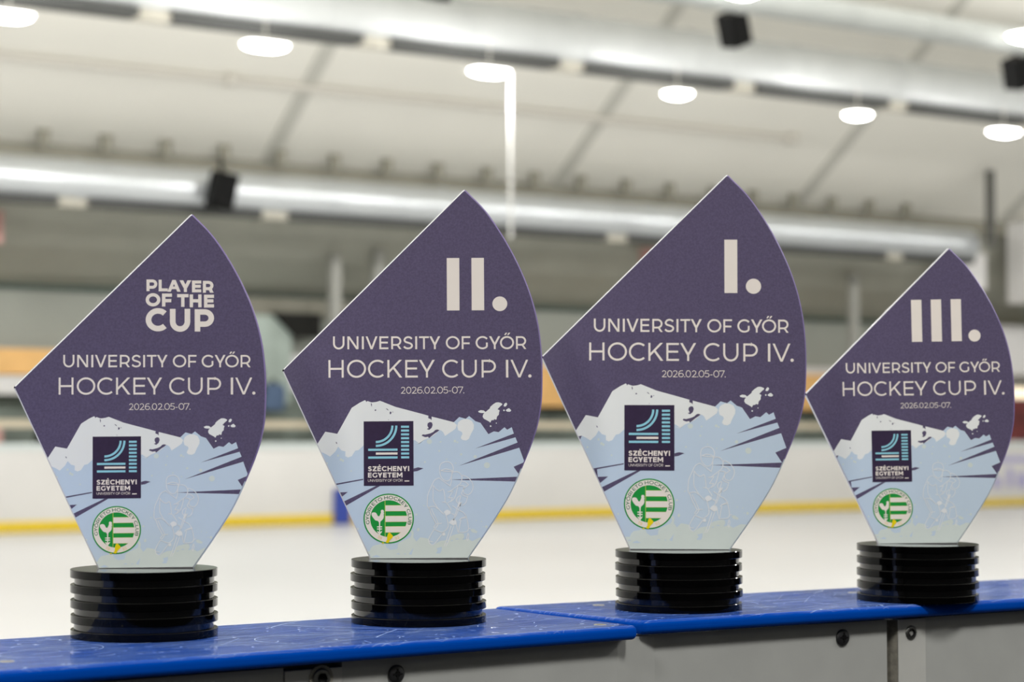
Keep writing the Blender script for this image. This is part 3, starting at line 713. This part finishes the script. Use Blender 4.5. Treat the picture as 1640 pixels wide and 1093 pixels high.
# foam along the foot
foam = fE([(380, 940), (440, 937), (490, 938), (505, 905), (530, 880), (580, 872), (625, 858), (645, 862), (660, 900), (700, 926), (770, 917), (775, 870), (795, 850), (830, 832), (870, 815), (900, 800), (912, 770), (898, 732), (925, 728), (935, 760), (930, 800), (960, 842), (1000, 800), (1060, 810), (1090, 822)]) + fF([(135, 815), (150, 868), (180, 897), (215, 870), (250, 852), (330, 842), (345, 812), (365, 798), (400, 790), (440, 780), (470, 785), (476, 818), (460, 845), (510, 832), (550, 857), (620, 822), (690, 826), (760, 800), (700, 960), (560, 1100)]) + ident([(1000, 890), (960, 866)])
art('p_foam', 3, [foam])
art('p_blue', 4, [fE([(400, 992), (430, 966), (460, 985)]), fE([(470, 975), (490, 964), (505, 978)]), fE([(512, 996), (560, 974), (603, 996), (560, 1000)]), fE([(755, 968), (780, 958), (800, 972)]), fE([(830, 968), (850, 962), (858, 972)]), fE([(885, 968), (930, 905), (912, 978)]),
                  fF([(212, 922), (262, 908), (262, 940), (248, 972), (205, 970), (225, 945)]), fF([(385, 838), (410, 828), (425, 840)]), fF([(345, 850), (372, 842), (360, 858)]), fF([(300, 862), (328, 846), (320, 868)])])
ART_MOUNTAIN = ART; ART = []

# ice-hockey player in outline
lw = 7.2 / 5.906
def pl(P, wv=1.0, smooth=True, closed=False):
    q = spline(P, 5) if smooth else P
    q = [(1080 + x / 5.906, 700 + y / 5.906) for x, y in q]
    art('p_line', 5, [[bd(*a) for a in poly] for poly in stroke(q, lw * wv, closed)])
pl([(248, 195), (246, 150), (262, 112), (310, 95), (355, 110), (375, 150), (372, 190), (360, 220)]); pl([(248, 195), (256, 232), (285, 268), (318, 280), (345, 262), (360, 225), (364, 185)])
pl([(256, 180), (300, 166), (345, 174), (368, 187), (345, 190), (300, 186), (256, 180)])
pl([(240, 250), (345, 328), (358, 280), (360, 225)], smooth=False)
pl([(240, 250), (195, 275), (165, 335), (135, 405), (127, 480), (130, 520), (150, 550)])
pl([(185, 320), (182, 390), (185, 465), (225, 535), (265, 580), (285, 600)]); pl([(185, 320), (205, 352), (245, 374), (282, 364), (298, 480)]); pl([(268, 480), (305, 485), (330, 520), (355, 560)])
pl([(365, 195), (410, 192), (440, 210), (458, 250), (445, 300), (420, 322), (350, 375), (318, 385)]); pl([(318, 385), (370, 378), (330, 440), (367, 442), (345, 478), (365, 458), (322, 490)], smooth=False); pl([(418, 325), (400, 405), (380, 450), (345, 480)])
pl([(460, 225), (510, 245), (550, 290), (562, 340), (545, 390), (515, 415)]); pl([(460, 225), (452, 280), (490, 290), (520, 318), (475, 350), (468, 375), (480, 405), (515, 415)], smooth=False); pl([(430, 325), (475, 332), (462, 378), (452, 402), (475, 422), (512, 432)])
pl([(442, 420), (412, 440), (404, 470), (420, 495)]); pl([(508, 430), (500, 470), (482, 500), (455, 515)])
pl([(445, 425), (375, 655)], smooth=False); pl([(452, 480), (392, 630)], smooth=False); pl([(352, 708), (300, 868), (284, 905)], smooth=False); pl([(378, 708), (318, 872), (300, 905)], smooth=False)
pl([(365, 515), (430, 560), (472, 586), (500, 635), (515, 740), (482, 770), (415, 770)]); pl([(430, 660), (442, 642), (495, 630), (490, 622), (440, 640)]); pl([(446, 650), (430, 720), (424, 762)]); pl([(358, 590), (385, 608), (380, 640)])
pl([(140, 530), (190, 522), (228, 545)]); pl([(140, 530), (170, 610), (212, 690), (265, 683)], smooth=False); pl([(165, 545), (200, 620), (228, 680), (222, 705), (203, 730), (190, 718), (212, 690)])
pl([(190, 740), (258, 768), (290, 758), (320, 725), (322, 680), (305, 610)]); pl([(190, 740), (150, 810), (140, 848), (180, 862)]); pl([(262, 790), (190, 882), (152, 880), (140, 850)]); pl([(400, 690), (408, 730), (418, 770)]); pl([(515, 740), (537, 730)])
pl([(512, 780), (500, 828), (508, 852), (520, 805), (512, 780)])
art('p_line', 5, [fF([(283, 578), (300, 560), (322, 553), (350, 572), (350, 592), (306, 613)]), fF([(328, 680), (350, 655), (376, 638), (400, 660), (406, 690), (372, 706)]), fF([(428, 472), (446, 488), (440, 520), (420, 530), (414, 520)]), fF([(262, 780), (292, 768), (298, 798), (272, 804)])])
ART_PLAYER = ART; ART = []

def put_text(m, lev, items, t, hgt=None):
    """items: (char, x0, x1, ytop, ybottom) on the artboard"""
    for ch, x0, x1, y0, y1 in items:
        hh = y1 - y0
        for poly in glyph(ch, (x1 - x0) / hh, t):
            art(m, lev, [[bd(x0 + x * hh, y1 - y * hh) for x, y in poly]])
a_ = lambda x: 930 + x / 9.106
b_ = lambda x: 1100 + x / 9.106
def rowtext(spec, ytl, ytr, hgt, xl=950, xr=1262):
    out = []
    for ch, x0, x1 in spec:
        y = ytl + (ytr - ytl) * (x0 - xl) / (xr - xl); out.append((ch, x0, x1, y, y + hgt))
    return out
uni = [('U', a_(193), a_(361)), ('N', a_(403), a_(566)), ('I', a_(615), a_(645)), ('V', a_(670), a_(845)), ('E', a_(872), a_(1004)), ('R', a_(1045), a_(1196)), ('S', a_(1218), a_(1367)), ('I', a_(1397), a_(1426)), ('T', a_(1453), a_(1598)), ('Y', b_(56), b_(217)), ('O', b_(297), b_(501)), ('F', b_(530), b_(656)), ('G', b_(734), b_(912)), ('Y', b_(931), b_(1097)), ('Ő', b_(1091), b_(1297)), ('R', b_(1325), b_(1477))]
put_text('ink_white', 5, rowtext(uni, 511, 512.8, 21.0), .141)
hoc = [('H', a_(125), a_(348)), ('O', a_(397), a_(676)), ('C', a_(704), a_(938)), ('K', a_(988), a_(1206)), ('E', a_(1249), a_(1433)), ('Y', a_(1450), b_(135)), ('C', b_(242), b_(478)), ('U', b_(527), b_(749)), ('P', b_(819), b_(1029)), ('I', b_(1175), b_(1211)), ('V', b_(1243), b_(1502)), ('.', b_(1501), b_(1550))]
put_text('ink_white', 5, rowtext(hoc, 549.5, 551.3, 28.8), .114)
dat = [('2', 1060.1, 1067.4), ('0', 1068.5, 1076.7), ('2', 1077.7, 1085.3), ('6', 1086.4, 1094.8), ('.', 1095.6, 1097.2), ('0', 1098.0, 1106.4), ('2', 1108.0, 1115.4), ('.', 1116.4, 1118.0), ('0', 1118.6, 1127.6), ('5', 1128.2, 1135.9), ('-', 1137, 1140.8), ('0', 1142.2, 1151.4), ('7', 1151.5, 1160.0), ('.', 1160.2, 1161.9)]
put_text('ink_white', 5, rowtext(dat, 593.8, 594.4, 11.0), .098)
ART_TITLE = ART; ART = []

# award lettering for each trophy
def bar(x0, x1, y0=384.2, y1=470.0): art('ink_white', 5, [ident([(x0, y0), (x0, y1), (x1, y1), (x1, y0)])])
def award(kind):
    global ART
    ART = []
    if kind == 'I': bar(1160.1, 1180.8); art('ink_white', 5, [ident(disc(1206.5, 459.2, 12.2, 40))])
    if kind == 'II': bar(1134.8, 1155.1); bar(1174.6, 1194.8); art('ink_white', 5, [ident(disc(1220, 459.6, 12, 40))])
    if kind == 'III': bar(1086.1, 1107.2); bar(1126, 1147); bar(1166.2, 1187); art('ink_white', 5, [ident(disc(1212.7, 459.2, 12.2, 40))])
    if kind == 'PLAYER':
        for ch, x0, x1, y0, y1 in [('P', 1088.8, 1106.8, 384.9, 404.8), ('L', 1109.0, 1124.3, 385.3, 405.2), ('A', 1123.6, 1145.6, 385.8, 405.9), ('Y', 1143.7, 1163.4, 386.4, 406.5), ('E', 1164.5, 1180.0, 386.9, 407.1), ('R', 1182.7, 1200.6, 387.5, 407.7)]:
            put_text('ink_white', 5, [(ch, x0, x1, y0 - 1.5, y1 - 1.5)], .255)
        for ch, x0, x1, y0, y1 in [('O', 1087.5, 1111.9, 408.5, 430.6), ('F', 1114.6, 1131.2, 408.9, 431.1), ('T', 1139.8, 1158.7, 409.9, 431.8), ('H', 1160.7, 1180.5, 410.6, 432.5), ('E', 1184.6, 1201.3, 411.1, 433.1)]:
            put_text('ink_white', 5, [(ch, x0, x1, y0 - 1.5, y1 - 1.5)], .255)
        for ch, x0, x1, y0, y1 in [('C', 1087.5, 1122.8, 434.2, 472.9), ('U', 1127.7, 1161.7, 435.1, 473.8), ('P', 1169.0, 1201.3, 436.0, 473.9)]:
            put_text('ink_white', 5, [(ch, x0, x1, y0 - 1.5, y1 - 1.5)], .245)
    r = ART; ART = []
    return r

# university logo
def fit_text(m, lev, text, x0, x1, yt, yb, t, frm):
    lay, wd = line_layout(text, t); hh = yb - yt; k = (x1 - x0) / (wd * hh)
    for ch, x, W in lay:
        for poly in glyph(ch, W, t): art(m, lev, [frm([(x0 + (x + q[0]) * hh * k, yb - q[1] * hh) for q in poly])])
art('p_dark', 6, [fH([(48, 45), (48, 1038), (806, 1038), (806, 45)])])
for i in range(9):
    y = 115 + 59 * i; art('p_cyan', 7, [fH([(617, y), (617, y + 33), (740, y + 33), (740, y)])])
for x0, y, m in ((115, 467, 'p_cyan'), (232, 526, 'ink_white'), (115, 587, 'p_cyan')): art(m, 7, [fH([(x0, y), (x0, y + 34), (563, y + 34), (563, y)])])
for r in (251, 311):
    art('p_cyan', 7, [fH(q) for q in stroke([(232, 113 + r)] + arc(235, 113, r, r, 90, 0, 30), 34)])
fit_text('ink_white', 7, 'SZÉCHENYI', 110, 740, 738, 815, .23, fH)
fit_text('ink_white', 7, 'EGYETEM', 110, 637, 836, 912, .23, fH)
fit_text('ink_white', 7, 'UNIVERSITY OF GYŐR', 110, 637, 938, 977, .12, fH)
art('ink_white', 7, [fH([(667, 960), (667, 976), (740, 976), (740, 960)])])
ART_LOGO = ART; ART = []

# club crest
cx, cy = 513, 546
art('p_green', 6, [fK(disc(cx, cy, 464, 64))]); art('ink_white', 7, [fK(disc(cx, cy, 441, 64))]); art('p_green', 8, [fK(disc(cx, cy, 341, 64))])
for y0, y1 in ((303, 407), (500, 606), (696, 804)):
    P = []
    for i in range(9):
        y = y0 + (y1 - y0) * i / 8; P.append((cx + math.sqrt(341 ** 2 - (y - cy) ** 2), y))
    art('p_lime', 9, [fK([(450, y0 - 7)] + [(450, y1 + 7)] + [(P[-1][0] - 6, y1 + 7)] + list(reversed(P)) + [(P[0][0] - 6, y0 - 7)])])
    art('ink_white', 10, [fK([(450, y0), (450, y1)] + list(reversed(P)))])
art('p_lime', 11, [fK([(441, 216), (441, 880), (454, 882), (454, 214)])])
art('ink_white', 10, [fK(spline([(195, 465), (208, 438), (250, 428), (285, 445), (308, 488), (328, 502), (346, 492), (372, 432)], 4) + [(366, 402), (386, 380), (416, 386), (428, 412), (420, 430), (430, 452), (420, 472)] + spline([(425, 500), (415, 545), (385, 580), (360, 608), (356, 690)], 4) + [(336, 690), (334, 622)] + spline([(330, 612), (308, 588), (270, 580), (235, 540), (212, 508), (203, 490)], 3)),
                      fK([(335, 680), (335, 850), (356, 850), (356, 680)]), fK([(297, 689), (297, 709), (392, 709), (392, 689)]), fK([(297, 729), (297, 750), (392, 750), (392, 729)]),
                      fK(spline([(299, 768), (318, 786), (345, 796), (372, 786), (392, 766)], 4) + spline([(386, 800), (365, 825), (345, 836), (325, 825), (305, 800)], 4))])
art('p_yellow', 12, [fK([(525, 797), (540, 815), (585, 858), (592, 884), (572, 912), (550, 930), (530, 955), (518, 985), (500, 1003), (455, 990), (470, 958), (482, 935), (484, 870), (500, 830)]), fK([(380, 996), (412, 985), (430, 1000), (405, 1010)])])
def ring_text(m, lev, text, a0, a1, rad, hgt, t, inward=False):
    lay, wd = line_layout(text, t, .16)
    for ch, x, W in lay:
        ang = math.radians(a0 + (a1 - a0) * (x + W / 2) / wd)
        ux, uy = math.cos(ang), math.sin(ang)                     # outward (y up)
        tx, ty = (uy, -ux) if not inward else (-uy, ux)
        k = hgt * (abs(math.radians(a1 - a0)) * (rad + hgt * .4)) / (wd * hgt)
        for poly in glyph(ch, W, t):
            Q = []
            for px, py in poly:
                s = (px - W / 2) * k; rr = rad + py * hgt if not inward else rad + (1 - py) * hgt
                Q.append((cx + ux * rr + tx * s, cy - (uy * rr + ty * s)))
            art(m, lev, [fK(Q)])
ring_text('p_deepgreen', 9, 'GYŐRI ETO HOCKEY CLUB', 195.5, -17.5, 361, 62, .15)
ring_text('p_peach', 9, '19', 239.5, 251, 363, 58, .17, True)
ring_text('p_peach', 9, '92', 287, 299, 363, 58, .17, True)
ART_CREST = ART; ART = []

# ---------------------------------------------------------------- trophies
DISC_H, SPACER_H = .0055, .00470
BASE_H = 5 * DISC_H + 4 * SPACER_H
PT = .005                       # plaque thickness
BEV = .0009
def disc_obj(r, h, name, parent, z, me=None, side='black_acrylic'):
    if me: o = bpy.data.objects.new(name, me); C.objects.link(o); o.parent = parent
    else:
        b = .00025; mb = MB(); n = 96
        prof = [(0, 0), (r - b, 0)]
        mb.lathe([(r - b, 0), (r, b), (r, h - b), (r - b, h)], M[side], n)
        for zz, mm in ((0, M['black_acrylic']), (h, M['black_top'])):
            mb.add([((r - b) * math.cos(2 * math.pi * i / n), (r - b) * math.sin(2 * math.pi * i / n), zz) for i in range(n)], [tuple(range(n))], mm)
        bm_ = mb.build(name, parent)
        for p in bm_.data.polygons: p.use_smooth = len(p.vertices) == 4
        o = bm_
        try:
            mod = o.modifiers.new('edges', 'EDGE_SPLIT'); mod.split_angle = math.radians(30)
        except Exception: pass
    o.location.z = z
    return o
def layer(name, parts, parent, k, xs, dz, clip):
    """flat print on the front of a plaque, each ink a hair above the one below"""
    mb = MB(); y0 = -PT / 2; npoly = 0
    for m, lev, poly in parts:
        P = [(x * k * xs, z * k + dz) for x, z in poly]
        for i in range(len(clip)):
            if len(P) < 3: break
            P = poly_clip(P, clip[i], clip[(i + 1) % len(clip)])
        Q = []
        for p in P:
            if not Q or (abs(p[0] - Q[-1][0]) + abs(p[1] - Q[-1][1])) > 1e-7: Q.append(p)
        if len(Q) < 3: continue
        tri = tessellate_polygon([[Vector((x, z, 0)) for x, z in Q]])
        y = y0 - lev * .00003 - (npoly % 10) * .0000025; npoly += 1
        F = []
        for t in tri:
            a, b, c = (Q[i] for i in t)
            F.append(tuple(t) if (b[0] - a[0]) * (c[1] - a[1]) - (b[1] - a[1]) * (c[0] - a[0]) > 0 else tuple(reversed(t)))
        mb.add([(x, y, z) for x, z in Q], F, M[m])
    return mb.build(name, parent, recalc=False)

disc_me = spacer_me = None
def trophy(x, y, z, yaw, roll, k, xs, dz, dxp, kind, label):
    e = empty('trophy', (x, y, z), 0.0)
    tag(e, label, 'trophy')
    global disc_me, spacer_me
    jit = random.Random(len(kind))
    for i in range(5):
        o = disc_obj(.05, DISC_H, 'base_disc', e, i * (DISC_H + SPACER_H), disc_me); disc_me = disc_me or o.data
        o.location.x = jit.uniform(-.0004, .0004)
        if not o.modifiers: mod = o.modifiers.new('edges', 'EDGE_SPLIT'); mod.split_angle = math.radians(30)
    for i in range(4):
        o = disc_obj(.0475, SPACER_H, 'base_spacer', e, DISC_H + i * (DISC_H + SPACER_H), spacer_me, 'black_spacer'); spacer_me = spacer_me or o.data
        if not o.modifiers: mod = o.modifiers.new('edges', 'EDGE_SPLIT'); mod.split_angle = math.radians(30)
    # the plaque: printed front, polished bevel all round, pale acrylic body
    out = [(a * k, b * k) for a, b in OUT]
    face = inset(out, BEV); n = len(out); mb = MB(); h = PT / 2
    A = [(a, -h, b) for a, b in face]; B = [(a, -h + BEV * .8, b) for a, b in out]; Cc = [(a, h - BEV * .5, b) for a, b in out]; Dd = [(a, h, b) for a, b in inset(out, BEV * .5)]
    tri = tessellate_polygon([[Vector((a, b, 0)) for a, b in face]])
    mb.add(A, [tuple(t) for t in tri], M['purple'])
    tip = max(range(n), key=lambda i: out[i][1])
    for i in range(n):                        # the print wraps round the curved side; the straight sides are bare polish
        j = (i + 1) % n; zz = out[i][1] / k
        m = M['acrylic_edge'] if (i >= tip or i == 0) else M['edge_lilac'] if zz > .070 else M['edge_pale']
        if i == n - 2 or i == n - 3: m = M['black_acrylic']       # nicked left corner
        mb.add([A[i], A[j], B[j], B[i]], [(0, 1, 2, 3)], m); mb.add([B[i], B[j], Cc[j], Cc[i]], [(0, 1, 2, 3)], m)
    mb.add(Cc + Dd, [(i, (i + 1) % n, (i + 1) % n + n, i + n) for i in range(n)], M['acrylic_body'])
    mb.add(Dd, [tuple(reversed(t)) for t in tri], M['acrylic_body'])
    p = mb.build('plaque', e)
    bm = bmesh.new(); bm.from_mesh(p.data); bmesh.ops.remove_doubles(bm, verts=bm.verts, dist=1e-7); bmesh.ops.recalc_face_normals(bm, faces=bm.faces); bm.to_mesh(p.data); bm.free()
    p.location = (dxp, 0, BASE_H - .0003); p.rotation_euler = (0, -roll, yaw)
    p['label'] = 'purple printed plaque with one straight and one curved top edge'
    layer('mountain_artwork', ART_MOUNTAIN, p, k, xs, dz, face)
    layer('hockey_player_drawing', ART_PLAYER, p, k, xs, dz, face)
    layer('event_lettering', ART_TITLE, p, k, xs, dz, face)
    layer('award_lettering', award(kind), p, k, xs, dz, face)
    layer('university_logo', ART_LOGO, p, k, xs, dz, face)
    layer('club_crest', ART_CREST, p, k, xs, dz, face)
    return e
rad = math.radians
trophy(-.2531, 1.383, CAP_Z, rad(4), rad(.45), .8175, 1.012, -.0039 * .8168, .001, 'PLAYER', 'purple plaque trophy lettered PLAYER OF THE CUP on a ribbed black base')
trophy(-.0694, 1.488, CAP_Z, rad(0), rad(.40), .9168, 1.012, -.0037 * .9168, .0006, 'II', 'purple plaque trophy with the numeral II on a ribbed black base')
trophy(.1315, 1.583, CAP_R, rad(-2.5), rad(-.15), .9918, 1.0, 0, .0007, 'I', 'tallest purple plaque trophy, numeral I, on a ribbed black base')
trophy(.3377, 1.671, CAP_R, rad(-3), rad(.84), .8225, 1.0, 0, 0, 'III', 'purple plaque trophy with the numeral III on a ribbed black base')
